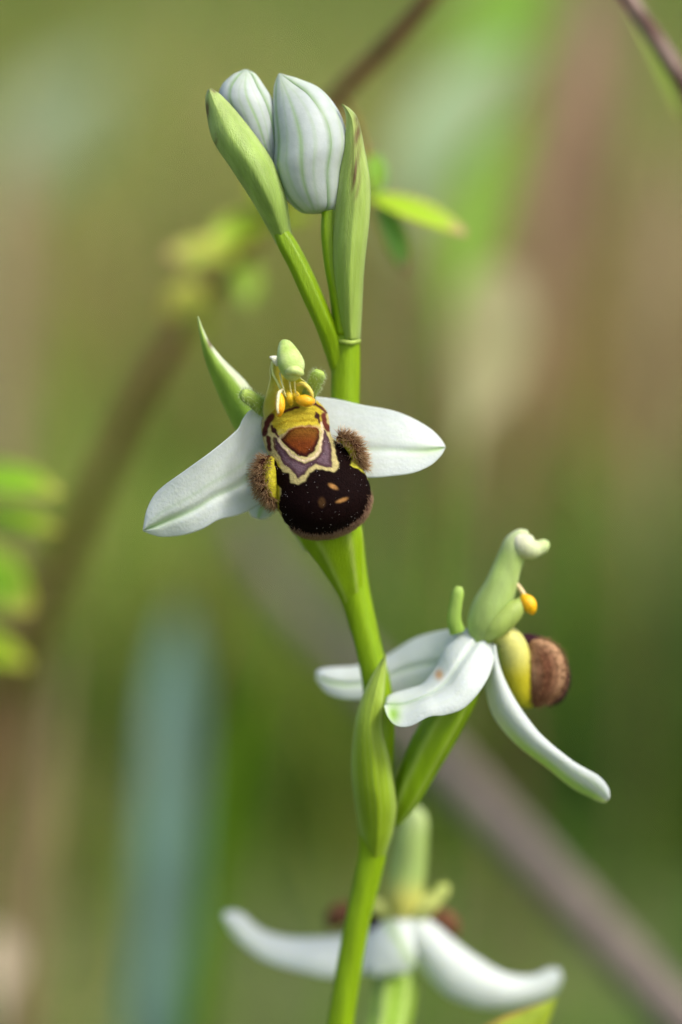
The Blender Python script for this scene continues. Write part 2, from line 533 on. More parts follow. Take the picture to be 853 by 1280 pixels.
# left lateral sepal (L = upper edge, R = lower edge), base to tip
L = [(372, 505), (345, 512), (328, 512), (314, 512), (304, 524), (298, 536), (265, 564), (233, 587), (197, 614), (184, 636), (179, 660)]
Rr = [(372, 600), (350, 618), (328, 629), (312, 638), (297, 644), (273, 650), (254, 661), (229, 669), (202, 671), (186, 667), (179, 664)]
V, F, c = sheet(L, Rr, [3.8, 3.6, 3.0, 2.0, 1.2, 1.0, 1.3, 1.8], curl=[0.6, -0.4, -0.5, -0.5, 0.0, 0.5, 0.2], fold=0.35, uf=0.28, th=0.3, n=80, m=41,
                tilt=[0.6, 1.2, 1.0, 0.6, 0.2], colf=sepal_col(0.28, 0.55, 0.6, second=-0.15), wav=0.08)
o = build('sepal', V, F, M_sepal, fl1, c)
# right lateral sepal
L = [(372, 500), (385, 494), (398, 496), (422, 499), (453, 506), (491, 513), (517, 523), (540, 537), (551, 548), (557, 557)]
Rr = [(378, 585), (400, 590), (425, 594), (450, 597), (468, 597), (491, 595), (517, 591), (538, 582), (552, 569), (557, 560)]
V, F, c = sheet(L, Rr, [3.6, 3.5, 3.2, 2.8, 2.6, 2.6, 2.8, 3.1], curl=[0.5, 0.2, 0.1, 0.0, 0.1, 0.3, 0.2], fold=0.22, uf=0.2, th=0.3, n=80, m=41,
                tilt=[0.0, -0.5, -0.9, -0.8, -0.2], colf=sepal_col(0.2, 0.75, 0.35), wav=0.08)
build('sepal', V, F, M_sepal, fl1, c)
# dorsal sepal, bent back, only its tip shows under the left sepal
L = [(362, 520), (345, 570), (325, 610), (311, 632), (314, 645), (322, 648)]
Rr = [(385, 525), (375, 580), (358, 620), (343, 640), (334, 648), (324, 649)]
V, F, c = sheet(L, Rr, [3.2, 5.5, 6.0, 5.5, 5.2], curl=[0.6, 0.8, 0.6, 0.2], th=0.3, n=40, colf=sepal_col(0.0, 0.9, 0.6))
build('sepal', V, F, M_sepal, fl1, c)

# lip ----------------------------------------------------------------
def Z(x, y):
    return 290 + x / 4.265, 410 + y / 4.265

lipL = [(170, 440), (158, 500), (160, 560), (176, 630), (200, 690), (207, 730), (214, 790), (232, 870), (240, 950), (268, 1010), (316, 1068), (380, 1103), (452, 1116)]
lipR = [(455, 385), (505, 440), (520, 500), (527, 565), (552, 600), (612, 635), (652, 690), (702, 757), (735, 840), (739, 930), (706, 1008), (632, 1070), (535, 1110)]

def in_poly(px, py, poly):
    inside = np.zeros(px.shape, bool)
    q = poly + poly[:1]
    for (x0, y0), (x1, y1) in zip(q[:-1], q[1:]):
        if y0 == y1: continue
        c = ((y0 > py) != (y1 > py)) & (px < (x1 - x0) * (py - y0) / (y1 - y0) + x0)
        inside ^= c
    return inside

def dist_line(px, py, pts):
    dm = np.full(px.shape, 1e9)
    for (x0, y0), (x1, y1) in zip(pts[:-1], pts[1:]):
        vx, vy = x1 - x0, y1 - y0
        t = np.clip(((px - x0) * vx + (py - y0) * vy) / (vx * vx + vy * vy + 1e-9), 0, 1)
        dm = np.minimum(dm, np.hypot(px - x0 - t * vx, py - y0 - t * vy))
    return dm

def sd(px, py, poly):
    dd = dist_line(px, py, poly + poly[:1])
    return np.where(in_poly(px, py, poly), -dd, dd)

CORE = [(258, 592), (300, 548), (350, 524), (420, 518), (464, 536), (466, 600), (442, 658), (402, 688), (360, 680), (300, 640)]
PURP = [(232, 590), (245, 660), (280, 720), (330, 762), (356, 796), (388, 778), (410, 742), (450, 722), (490, 737), (530, 738), (530, 680),
        (520, 600), (492, 545), (490, 600), (478, 660), (444, 706), (380, 724), (310, 692), (262, 637)]
DARK = [(203, 700), (235, 708), (255, 745), (270, 768), (305, 772), (314, 800), (311, 825), (350, 833), (390, 815), (415, 772), (445, 752),
        (500, 760), (550, 766), (571, 740), (560, 690), (548, 640), (545, 596), (582, 600), (612, 640), (640, 690), (634, 730), (680, 755),
        (722, 790), (745, 850), (748, 940), (708, 1018), (625, 1085), (520, 1130), (430, 1130), (345, 1100), (282, 1035), (250, 960),
        (263, 860), (240, 820), (212, 760)]

OUTL = lipL + lipR[::-1]
def lip_color(x, y):
    """pigment of the lip at enlarged photograph coordinates"""
    jx = x + 2.2 * np.sin(y * 0.061 + x * 0.03) + 1.5 * np.sin(y * 0.19); jy = y + 2.2 * np.sin(x * 0.053 - y * 0.04) + 1.5 * np.sin(x * 0.17 + 1)
    cream = lin(180, 168, 112)
    yel = lin(172, 156, 44)
    c = np.broadcast_to(cream, x.shape + (3,)).copy()
    c = mixc(c, yel, sstep(560, 520, jy + (x - 340) * 0.15) * sstep(190, 225, x) * sstep(505, 470, x))
    c = mixc(c, lin(176, 172, 58), sstep(590, 640, x) * sstep(560, 600, y))
    c = mixc(c, lin(168, 165, 40), sstep(262, 250, x) * sstep(690, 740, y))
    br = lin(74, 36, 28)
    def line(pts, wd, col, k=1.0, soft=5):
        nonlocal c
        dl = dist_line(jx, jy, pts)
        c = mixc(c, col, k * sstep(wd / 2 + soft, wd / 2 - soft, dl))
    line([(176, 560), (188, 505), (212, 470)], 32, br)
    line([(192, 585), (203, 645)], 24, br)
    line([(222, 590), (236, 650)], 10, br)
    line([(275, 446), (310, 432), (352, 424)], 15, br)
    line([(436, 404), (470, 420), (500, 450)], 16, br)
    line([(488, 466), (498, 510), (514, 540)], 28, lin(88, 42, 32))
    line([(232, 524), (290, 500), (350, 494), (445, 490)], 12, lin(150, 128, 26), 0.75)
    line([(250, 566), (300, 532), (360, 510), (450, 508)], 14, lin(196, 178, 52), 0.8)
    line([(225, 500), (290, 470), (360, 458), (440, 456)], 8, lin(140, 118, 28), 0.5)
    # shield
    s = sd(jx, jy, CORE)
    core = mixc(lin(100, 48, 16), lin(44, 14, 12), sstep(-30, -8, s) * sstep(540, 620, y + 0.25 * np.abs(x - 370)) * 0.95)
    core = mixc(core, lin(112, 76, 24), 0.85 * sstep(620, 530, y) * sstep(-2, -20, s))
    c = mixc(c, core, sstep(3, -3, s))
    line([(240, 572), (268, 628), (318, 678), (380, 707), (440, 692), (474, 642), (486, 560), (480, 505)], 12, lin(206, 186, 150), 1.0, 4)
    line([(262, 588), (300, 545), (355, 520), (466, 530)], 7, lin(176, 140, 96), 0.8, 4)
    s = sd(jx, jy, PURP)
    pur = mixc(lin(74, 52, 56), lin(100, 80, 88), sstep(-3, -20, s))
    c = mixc(c, pur, sstep(8, 1, s))
    line([(212, 522), (226, 548), (246, 580)], 13, lin(70, 34, 28))
    line([(448, 452), (456, 474), (470, 500)], 12, lin(70, 34, 28))
    for (ex, ey, er) in ((225, 546, 15), (455, 470, 15)):
        c = mixc(c, lin(52, 26, 24), sstep(er + 4, er - 4, np.hypot(x - ex, y - ey)))
    s = sd(jx, jy, DARK)
    rim = sstep(16, 4, dist_line(x, y, OUTL)) * sstep(1000, 1080, y + (x - 480) * 0.45)
    dk = mixc(lin(19, 6, 5), lin(92, 62, 54), rim)
    c = mixc(c, dk, sstep(4, -4, s))
    for (ex, ey, ea, eb, th) in ((540, 845, 30, 13, 0.5), (588, 918, 36, 11, -0.35), (480, 930, 20, 30, 0.0)):
        qx = (x - ex) * math.cos(th) + (y - ey) * math.sin(th); qy = -(x - ex) * math.sin(th) + (y - ey) * math.cos(th)
        k = 0.75 if ea > eb else 0.12
        c = mixc(c, lin(176, 128, 72), k * sstep(1.25, 0.5, np.hypot(qx / ea, qy / eb)))
    return c

nL, mL = 170, 151
LP, RP = crom(lipL, nL), crom(lipR, nL)
dc = lerp1([1.6, 0.8, 0.0, -0.5, -1.0, -1.5, -2.0, -2.4, -2.6, -2.4, -1.7, -0.5, 1.8], nL)
hh = lerp1([1.4, 1.7, 2.0, 2.2, 2.4, 2.6, 2.9, 3.1, 3.2, 3.1, 2.7, 2.0, 0.8], nL)
PH = np.linspace(-1.85, 1.85, mL)
LG = np.zeros((nL, mL, 3)); LX = np.zeros((nL, mL)); LY = np.zeros((nL, mL))
for i in range(nL):
    cx = (LP[i] + RP[i]) / 2; hw = (RP[i] - LP[i]) / 2
    for j in range(mL):
        q = cx + hw * math.sin(PH[j])
        LX[i, j], LY[i, j] = q
        a, b = Z(*q)
        LG[i, j] = W(a, b, dc[i] + hh[i] * (1 - math.cos(PH[j])))
V, F = thicken(LG, 0.0003)
lc = lip_color(LX, LY)
lip = build('lip', V, F, M_lip, fl1, np.concatenate([lc.reshape(-1, 3)] * 2))
lip['label'] = 'dark brown velvety bee-like lip with patterned shield'

# sparkling speculum film is part of the lip surface; bristles along its lower rim
du = np.gradient(LG, axis=1); dv = np.gradient(LG, axis=0)
LN = np.cross(du, dv); LN /= np.linalg.norm(LN, axis=2, keepdims=True) + 1e-15
if np.sum(LN @ FWD) > 0: LN = -LN
hp, hn, hr, ht, hl = [], [], [], [], []
RIMD = sstep(30, 4, dist_line(LX, LY, OUTL)) * 0.8
for _ in range(20000):
    i = rng.integers(60, nL); j = rng.integers(0, mL)
    x, y = LX[i, j], LY[i, j]
    if y + (x - 480) * 0.45 < 1005 + rng.uniform(-30, 60): continue
    rimk = float(RIMD[i, j]) if abs(PH[j]) < 1.5 else 0.7
    if rng.random() > rimk: continue
    hp.append(LG[i, j]); hn.append(LN[i, j])
    kk = rng.random()
    hr.append(mixc(lin(84, 52, 42), lin(130, 96, 78), kk)); ht.append(mixc(lin(190, 150, 118), lin(244, 210, 172), kk)); hl.append(0.5e-3)
V, F, c = hairs(np.array(hp), np.array(hn), 0.4e-3, 0.017e-3, np.array(hr), np.array(ht), jit=0.35, droop=-UPV * 0.8 + RGT * 0.25)
ha = Acc(); ha.add(V, F, c)
# short dark pile over the velvet
hp, hn = [], []
while len(hp) < 7000:
    i = rng.integers(50, nL); j = rng.integers(10, mL - 10)
    x, y = LX[i, j], LY[i, j]
    if lc[i, j].sum() > 0.02: continue
    hp.append(LG[i, j]); hn.append(LN[i, j])
V, F, c = hairs(np.array(hp), np.array(hn), 0.11e-3, 0.012e-3, lin(22, 8, 6), lin(36, 15, 11), jit=0.3, droop=-UPV * 0.6)
ha.add(V, F, c)

# side lobes
def lobe(P, hside, name, nh, hd=None, yel=None):
    def cf(U, Vv, VV):
        side = np.cos(U - hside)
        c = mixc(lin(176, 168, 44), lin(66, 34, 26), sstep(0.3, 0.8, side))
        return c
    V, F, c = tube(P, n=40, m=32, colf=cf)
    o = build(name, V, F, M_lip, fl1, c)
    G = V[:40 * 32].reshape(40, 32, 3)
    Ct = G.mean(axis=1)
    hp, hn, cr_, ct_ = [], [], [], []
    while len(hp) < nh:
        i = rng.uniform(2, 38.9); j = rng.uniform(0, 32)
        U = 2 * math.pi * j / 32
        if math.cos(U - hside) < rng.uniform(0.05, 0.6): continue
        i0 = int(i); fi = i - i0; j0 = int(j) % 32; j1 = (j0 + 1) % 32; fj = j - int(j)
        pt = (G[i0, j0] * (1 - fj) + G[i0, j1] * fj) * (1 - fi) + (G[i0 + 1, j0] * (1 - fj) + G[i0 + 1, j1] * fj) * fi
        nn = pt - Ct[i0]; nn /= np.linalg.norm(nn) + 1e-12
        hp.append(pt); hn.append(nn)
        k = rng.random()
        cr_.append(mixc(lin(84, 46, 28), lin(124, 82, 48), k)); ct_.append(mixc(lin(196, 152, 104), lin(248, 218, 168), k))
    V, F, c = hairs(np.array(hp), np.array(hn), 1.0e-3, 0.027e-3, np.array(cr_), np.array(ct_), jit=0.3, droop=-UPV * 0.25)
    ha.add(V, F, c)
    return o
lobeL = [(210, 690, 0.4, 20), (186, 732, 0.1, 48), (182, 800, 0.0, 58), (200, 872, 0.2, 46), (240, 945, 0.8, 16)]
lobeR = [(560, 592, 0.6, 14), (606, 596, 0.4, 32), (648, 640, 0.3, 38), (668, 698, 0.5, 28), (700, 752, 1.0, 10)]
def zl(P):
    return [(*Z(x, y), d, r / 4.265) for x, y, d, r in P]
# tube angle 0 points along cross(T, FWD): check which side is outward
def outward_angle(P, target):
    Q = crom(P, 40); a0 = W(*Q[20][:3]); T = W(*Q[21][:3]) - W(*Q[19][:3]); T /= np.linalg.norm(T)
    a = np.cross(T, FWD); a /= np.linalg.norm(a); b = np.cross(a, T)
    v = W(target[0], target[1], target[2]) - a0
    return math.atan2(v @ b, v @ a)
PL = zl(lobeL); PR = zl(lobeR)
lobe(PL, outward_angle(PL, (*Z(60, 780), -1.2)), 'lip_lobe', 950)
lobe(PR, outward_angle(PR, (*Z(730, 560), -1.2)), 'lip_lobe', 720)
o = ha.build('lip_hair', M_hair, fl1); o['kind'] = 'stuff'
# tiny pale specks scattered over the lip surface
sp = Acc()
ico = bpy.data.meshes.new('tmp'); import bmesh
bm = bmesh.new(); bmesh.ops.create_icosphere(bm, subdivisions=1, radius=1.0)
IV = np.array([v.co[:] for v in bm.verts]); IF = [tuple(v.index for v in f.verts) for f in bm.faces]; bm.free(); bpy.data.meshes.remove(ico)
for _ in range(120):
    i = rng.integers(40, 150); j = rng.integers(25, mL - 25)
    if LY[i, j] < 560 or lc[i, j].sum() > 0.42: continue
    sp.add(LG[i, j] + LN[i, j] * 0.06e-3 + IV * rng.uniform(0.01e-3, 0.032e-3), IF, lin(225, 215, 205))
o = sp.build('pale_speck', M_pollen, fl1); o['kind'] = 'stuff'

# column: hood, concave body, wings
Y1 = lin(186, 190, 52); G1 = lin(164, 192, 92)
def colbody(U, V, px, py):
    c = mixc(lin(226, 216, 92), lin(196, 206, 104), sstep(0.35, 0.95, np.abs(U)))
    c = mixc(c, lin(216, 178, 20), 0.5 * sstep(0.4, 1, V) * sstep(0.7, 0.3, np.abs(U)))
    return mixc(c, lin(224, 222, 160), 0.5 * sstep(0.9, 1, np.abs(U)))
L = [(342, 448), (338, 460), (338, 474), (333, 494), (329, 511), (331, 528)]
Rr = [(372, 462), (374, 471), (382, 478), (390, 488), (394, 497), (396, 503)]
V, F, c = sheet(L, Rr, [0.2, 0.6, 0.9, 1.2, 1.9, 2.9], curl=[-1.0, -1.8, -2.0, -1.8, -1.2, -0.8], th=0.35, n=40, m=31, colf=colbody)
column = build('column', V, F, M_sepal, fl1, c)
def hoodc(U, V, P):
    mott = 0.5 + 0.5 * np.sin(U * 3 + V * 9) * np.sin(V * 14 - U * 2)
    c = mixc(G1, lin(214, 224, 168), 0.5 * sstep(0.2, 1.0, np.cos(U - 0.5)) + 0.35 * mott)
    return mixc(c, lin(220, 228, 186), 0.35 * sstep(0.75, 1, V))
hd = Acc()
V, F, c = tube([(355.5, 427, -0.4, 3), (356.5, 430.5, -0.8, 8), (358.5, 439, -1.3, 12.5), (361, 448, -1.7, 15.5), (364, 457, -1.9, 16.5), (366, 465, -1.8, 14), (367.5, 471, -1.4, 8), (368, 474, -1.1, 2)], n=44, m=28, flat=0.95, ridge=0.05, nr=3, colf=hoodc)
hd.add(V, F, c)
V, F, c = tube([(357, 470, -1.9, 2.5), (361, 464, -2.7, 5), (369, 463, -2.9, 6), (376, 466, -2.4, 4.5), (378, 468, -1.9, 2)], n=24, m=16, colf=lin(196, 214, 132))
hd.add(V, F, c)
V, F, c = tube([(349, 452, -1.6, 7), (344, 449, -1.9, 5), (340, 447, -2.0, 2.4), (337, 446.5, -2.0, 0.6)], n=16, m=12, flat=0.6, colf=lin(228, 230, 204))
hd.add(V, F, c)
hd.build('hood', M_pollen, fl1)
# left wing of the column, pale ridge down to the pollinium
wg = Acc()
for P, cc in (([(341, 452, -0.9, 2.2), (341, 466, -1.2, 1.8), (347, 478, -1.4, 1.6), (353, 490, -1.6, 1.4), (358, 496, -1.6, 1.0)], lin(200, 208, 120)),
              ([(350, 466, -1.2, 1.2), (353, 480, -1.8, 1.0), (357, 494, -1.8, 1.0)], lin(226, 224, 150)),
              ([(362, 472, -1.2, 1.2), (363, 484, -1.5, 1.0), (365, 494, -1.4, 1.0)], lin(230, 224, 140)),
              ([(368, 472, -1.2, 1.2), (369, 484, -1.5, 1.0), (370, 494, -1.4, 1.0)], lin(230, 224, 140)),
              ([(353, 487, -1.9, 1.6), (349, 491, -2.4, 2.0), (347.5, 500, -2.7, 1.9), (347, 511, -2.8, 1.6), (348, 517, -2.7, 0.8)], lin(236, 230, 176)),
              ([(371, 481, -1.4, 2.0), (378, 479.5, -2.0, 2.6), (385, 484, -2.4, 2.6), (390, 492, -2.4, 2.2), (391, 499, -2.2, 1.4)], lin(226, 206, 96))):
    V, F, c = tube(P, n=20, m=10, colf=cc); wg.add(V, F, c)
wg.build('caudicle', M_pollen, fl1)
OR = lin(240, 190, 30); OR2 = lin(236, 166, 14)
for P in ([(349, 491, -1.8, 3), (350, 500, -2.2, 6), (350, 511, -2.3, 6), (349, 520, -2.0, 3)],
          [(372, 499, -1.6, 3), (376, 500, -2.0, 6.5), (383, 501, -2.2, 7.5), (389, 502, -2.0, 6), (392, 503, -1.8, 3)]):
    V, F, c = tube(P, n=24, m=18, colf=lambda U, V, P: mixc(OR, OR2, V))
    build('pollinium', V, F, M_pollen, fl1, c)
kb = Acc()
for P in ([(359, 488, -0.6, 2), (361, 494, -1.2, 5.5), (363, 501, -1.0, 5), (364, 506, -0.4, 2)], [(367, 489, -0.6, 2), (370, 494, -1.2, 5), (372, 500, -0.9, 4)]):
    V, F, c = tube(P, n=16, m=14, colf=lin(228, 196, 40)); kb.add(V, F, c)
kb.build('anther_base', M_pollen, fl1)
# small hairy green petals
def petal(P, nh, fl, parent, hair=True, base=lin(166, 192, 86)):
    V, F, c = tube(P, n=24, m=16, flat=fl, colf=lambda U, V, PP: mixc(base, lin(176, 204, 104), 0.5 * V))
    o = build('petal', V, F, M_green, parent, c)
    if hair:
        G = V[:24 * 16].reshape(24, 16, 3)
        i = rng.integers(4, 24, nh); j = rng.integers(0, 16, nh)
        pt = G[i, j]; nn = pt - G.mean(axis=1)[i]; nn /= np.linalg.norm(nn, axis=1, keepdims=True) + 1e-12
        tdir = G.mean(axis=1)[-1] - G.mean(axis=1)[0]; tdir /= np.linalg.norm(tdir)
        V, F, c = hairs(pt, nn + tdir * 0.25, 0.42e-3, 0.016e-3, lin(200, 220, 150), lin(226, 236, 200), jit=0.3)
        h = build('petal_hair', V, F, M_hair, parent, c); h['kind'] = 'stuff'
    return o
petal([(336, 516, 2.6, 9), (328, 509, 1.8, 10.5), (317, 500, 0.6, 9.5), (307, 494, -0.4, 8.5), (302, 491, -0.8, 5)], 300, 0.6, fl1)
petal([(384, 498, 0.8, 9), (390, 486, 0.0, 9), (395, 476, -0.6, 9), (398, 468, -1.0, 9), (399.5, 464, -1.2, 6)], 260, 0.6, fl1)

# ------------------------------------------------------------------ second flower, seen from behind its left side
V, F, c = tube([(492, 1030, 9.5, 8), (505, 1000, 9.0, 17), (520, 968, 8.4, 21), (542, 925, 7.6, 24), (565, 885, 7.0, 23), (585, 850, 6.8, 20), (600, 815, 6.6, 16), (604, 796, 6.6, 12)],
               n=60, m=36, ridge=0.06, nr=6, colf=lambda U, V, P: mixc(mixc(STEM, STEM2, 0.5), lin(166, 194, 88), 0.6 * np.clip(np.cos(U * 6 + 1), 0, 1) ** 2))
fl2 = build('flower', V, F, M_green, orchid, c)
fl2['label'] = 'open flower turned sideways with yellow pollen and brown lip'
# far left sepal passing behind the stem
L = [(612, 792), (585, 786), (557, 787), (518, 798), (478, 822), (444, 832), (415, 834), (400, 836), (395, 840)]
Rr = [(600, 845), (575, 852), (545, 860), (515, 864), (488, 867), (455, 874), (430, 874), (408, 866), (395, 850)]
V, F, c = sheet(L, Rr, [7.0, 7.6, 9.6, 11.2, 12, 12.4, 12.6], curl=[0.4, 0.6, 0.5, 0.6, 0.4], fold=0.35, uf=0.1, n=64, m=33, tilt=[0.5, -0.6, -1.0, -0.8, -0.4],
                colf=sepal_col(0.15, 0.5, 0.5, edge=0.2))
build('sepal', V, F, M_sepal, fl2, c)
# near sepal, folding over with a green tip
L = [(598, 786), (575, 790), (556, 810), (545, 832), (528, 854), (508, 861), (492, 866), (484, 871), (481, 880)]
Rr = [(616, 800), (619, 820), (608, 852), (582, 884), (557, 894), (537, 896), (512, 908), (495, 907), (485, 896), (481, 883)]
def nearc(U, V, px, py):
    c = sepal_col(-0.25, 0.25, 0.4)(U, V, px, py)
    q = np.exp(-(((px - 492) / 9) ** 2 + ((py - 893) / 13) ** 2))
    c = mixc(c, lin(150, 196, 70), np.clip(q * 0.95, 0, 1))
    q = np.exp(-(((px - 549) / 5) ** 2 + ((py - 843) / 6) ** 2))
    return mixc(c, lin(206, 160, 110), np.clip(q * 1.2, 0, 0.9))
V, F, c = sheet(L, Rr, [6.2, 4.6, 3.4, 3.0, 2.8, 3.2, 3.8], curl=[0.8, 1.0, 1.2, 1.0, 0.8, 0.4], fold=0.4, uf=-0.2, n=64, m=37, tilt=[-0.4, -1.4, -2.0, -2.0, -1.0],
                colf=nearc, wav=0.2)
build('sepal', V, F, M_sepal, fl2, c)
# tiny pale spot lifted off the sepal
# right sepal hanging down
L = [(612, 806), (608, 835), (607, 862), (617, 896), (646, 931), (685, 961), (715, 985), (738, 997), (752, 1003), (758, 1003)]
Rr = [(620, 806), (624, 828), (632, 850), (648, 880), (676, 917), (715, 950), (735, 962), (750, 971), (761, 985), (763, 997)]
V, F, c = sheet(L, Rr, [5.6, 5.0, 4.6, 4.8, 5.4, 6.0], curl=[0.6, 1.0, 1.1, 0.9, 0.5], n=64, m=29, tilt=[-0.6, -1.0, -1.0, -0.6], th=0.35,
                colf=lambda U, V, px, py: mixc(sepal_col(0.3, 0.3, 0.2)(U, V, px, py), lin(168, 206, 84), 0.85 * sstep(0.05, 0.7, -U) * sstep(0.25, 0.6, V)))
build('sepal', V, F, M_sepal, fl2, c)
# column with beaked hood
CG = lin(166, 192, 108)
V, F, c = tube([(598, 800, 6.4, 12), (604, 782, 6.3, 21), (614, 760, 6.2, 24), (625, 736, 6.2, 21), (633, 712, 6.3, 18), (640, 694, 6.3, 17), (646, 680, 6.2, 16), (654, 670, 6.0, 11), (661, 666, 6.0, 4)],
               n=50, m=26, flat=0.9, colf=lambda U, V, P: mixc(CG, lin(206, 220, 168), 0.75 * sstep(0.72, 0.95, V) + 0.3 * np.clip(np.cos(U * 2), 0, 1)))
build('column', V, F, M_green, fl2, c)
V, F, c = tube([(646, 672, 6, 10), (655, 681, 5.8, 15.5), (665, 686, 5.8, 13.5), (674, 685, 5.9, 10), (682, 681, 6, 8), (687, 679, 6, 3)], n=28, m=18, colf=lambda U, V, P: mixc(lin(228, 226, 198), lin(190, 212, 138), V))
build('hood', V, F, M_green, fl2, c)
V, F, c = tube([(604, 796, 6.3, 9), (620, 784, 5.6, 14), (638, 768, 5.3, 14), (650, 756, 5.4, 10), (656, 746, 5.6, 3)], n=26, m=18, colf=lin(178, 200, 104))
build('column_wing', V, F, M_green, fl2, c)
V, F, c = tube([(646, 730, 6, 2.5), (652, 738, 5.8, 3), (658, 747, 5.6, 2.5), (662, 752, 5.6, 2)], n=14, m=10, colf=lin(222, 200, 150))
build('caudicle', V, F, M_pollen, fl2, c)
V, F, c = tube([(653, 744, 5.4, 3), (657, 749, 5.2, 8), (662, 756, 5.1, 9.5), (665, 764, 5.3, 6), (666, 768, 5.4, 2)], n=22, m=18, colf=lin(244, 186, 16))
build('pollinium', V, F, M_pollen, fl2, c)
petal([(572, 790, 6.0, 10), (568, 775, 5.6, 9), (570, 755, 5.4, 8), (573, 740, 5.3, 7.5), (574, 733, 5.3, 4)], 0, 0.7, fl2, hair=False, base=lin(156, 192, 84))
# lip seen from the side: yellow neck, hairy brown lobe, dark belly behind
V, F, c = tube([(622, 792, 6.6, 10), (636, 800, 6.8, 17), (645, 822, 7.2, 19), (648, 845, 7.6, 20), (652, 866, 8.0, 17), (660, 878, 8.4, 10), (664, 884, 8.6, 3)],
               n=44, m=28, colf=lambda U, V, P: mixc(lin(208, 206, 112), lin(186, 178, 32), sstep(0.25, 0.6, V)))
build('lip', V, F, M_pollen, fl2, c)
V, F, c = tube([(650, 800, 8, 6), (661, 803, 9, 12), (680, 822, 10, 22), (692, 848, 10.5, 22), (692, 868, 10.4, 15), (684, 880, 10, 5)], n=36, m=26, colf=lin(52, 28, 34))
build('lip_belly', V, F, M_lip, fl2, c)
LB = [(664, 803, 7.4, 4), (671, 809, 7.2, 13), (679, 820, 7.0, 21), (684, 836, 6.9, 23.5), (683, 852, 7.0, 22.5), (678, 867, 7.2, 16), (671, 879, 7.5, 6), (668, 883, 7.6, 2)]
def lob2(U, V, P):
    side = np.cos(U)
    c = mixc(lin(96, 58, 42), lin(134, 92, 66), 0.5 + 0.25 * np.sin(U * 5 + V * 31) * np.sin(U * 3 - V * 17))
    c = mixc(c, lin(196, 156, 118), 0.85 * sstep(0.25, 0.85, np.abs(side)) * sstep(0.9, 0.5, V) + 0.4 * sstep(0.3, 0.05, V))
    return c
V, F, c = tube(LB, n=50, m=18, flat=0.42, colf=lob2)
build('lip_lobe', V, F, M_lip, fl2, c)
G = V[:50 * 18]; Gc = G.reshape(50, 18, 3).mean(axis=1)
idx = rng.integers(18 * 2, 18 * 48, 1500)
pt = G[idx]; nn = pt - Gc[idx // 18]; nn /= np.linalg.norm(nn, axis=1, keepdims=True) + 1e-12
V, F, c = hairs(pt, nn, 0.6e-3, 0.024e-3, lin(106, 68, 44), lin(206, 164, 118), jit=0.5)
o = build('lip_hair', V, F, M_hair, fl2, c); o['kind'] = 'stuff'
# bract of the second flower, sharp pointed, in front of the stem
L = [(460, 1100), (455, 1065), (450, 1040), (444, 1009), (439, 960), (443, 906), (450, 878), (461, 852), (472, 833), (481, 819)]
Rr = [(472, 1100), (484, 1065), (492, 1040), (496, 1009), (489, 955), (478, 911), (479, 885), (481, 862), (483, 838), (483, 818)]
V, F, c = sheet(L, Rr, [10.2, 8.2, 6.6, 5.4, 4.8, 4.5, 4.4, 4.6, 5.0], curl=[0.6, 1.5, 1.6, 1.2, 0.7, 0.2], fold=-0.12, uf=0.1, th=0.45, n=64,
                colf=bract_col(lin(142, 172, 16), 0.3, [(479, 905, 1.5, 20, 0.7)], pale=0.3))
o = build('bract', V, F, M_green, orchid, c); o['label'] = 'pointed green bract clasping the stem'

# ------------------------------------------------------------------ third flower, turned away, behind the stem
V, F, c = tube([(430, 1420, 14, 10), (455, 1370, 15, 18), (478, 1310, 19, 24), (490, 1260, 25, 26), (496, 1210, 29.5, 24), (500, 1165, 30, 18), (503, 1140, 29, 12)],
               n=50, m=36, ridge=0.07, nr=6, colf=lambda U, V, P: mixc(lin(140, 176, 56), lin(186, 208, 126), 0.7 * np.clip(np.cos(U * 6), 0, 1) ** 2))
fl3 = build('flower', V, F, M_green, orchid, c)
fl3['label'] = 'open flower facing away with white sepals spread sideways'
DOFF = 6.0
L = [(500, 1150), (470, 1160), (440, 1167), (400, 1171), (362, 1171), (335, 1165), (318, 1155), (304, 1142), (288, 1138), (279, 1141)]
Rr = [(495, 1200), (470, 1212), (440, 1220), (407, 1222), (380, 1216), (350, 1208), (325, 1198), (304, 1182), (289, 1166), (279, 1148)]
V, F, c = sheet(L, Rr, [20.5, 20, 20.5, 21.5, 22, 22], curl=[0.8, 1.0, 0.8, 0.5], n=56, m=25, tilt=[-1, -1.5, -1.2, -0.5], colf=sepal_col(0.5, 0.4, 0.4, edge=0.25))
build('sepal', V, F, M_sepal, fl3, c)
L = [(490, 1136), (520, 1138), (545, 1155), (572, 1178), (600, 1198), (633, 1216), (666, 1219), (688, 1210), (700, 1212)]
Rr = [(490, 1165), (505, 1190), (526, 1213), (554, 1242), (578, 1254), (605, 1261), (655, 1257), (692, 1243), (703, 1225)]
V, F, c = sheet(L, Rr, [20.5, 19.5, 19, 19.5, 20.5, 21], curl=[0.8, 1.2, 1.0, 0.5], n=56, m=29, tilt=[0, -0.2, -0.2, 0], colf=sepal_col(0.8, 0.25, 0.3, edge=0.2))
build('sepal', V, F, M_sepal, fl3, c)
L = [(488, 1142), (470, 1160), (453, 1185), (450, 1206), (458, 1218)]
Rr = [(515, 1150), (518, 1175), (520, 1200), (512, 1216), (475, 1222)]
V, F, c = sheet(L, Rr, [20, 18.6, 18.0, 18.2, 18.6], curl=[0.8, 1.0, 0.8], n=36, m=25, tilt=[-0.5, -1, -0.5],
                colf=lambda U, V, px, py: mixc(sepal_col(-0.8, 0.1, 0.1)(U, V, px, py), lin(170, 200, 130), 0.75 * np.exp(-((px - (486 + (py - 1154) * 0.58)) / 7) ** 2)))
build('sepal', V, F, M_sepal, fl3, c)
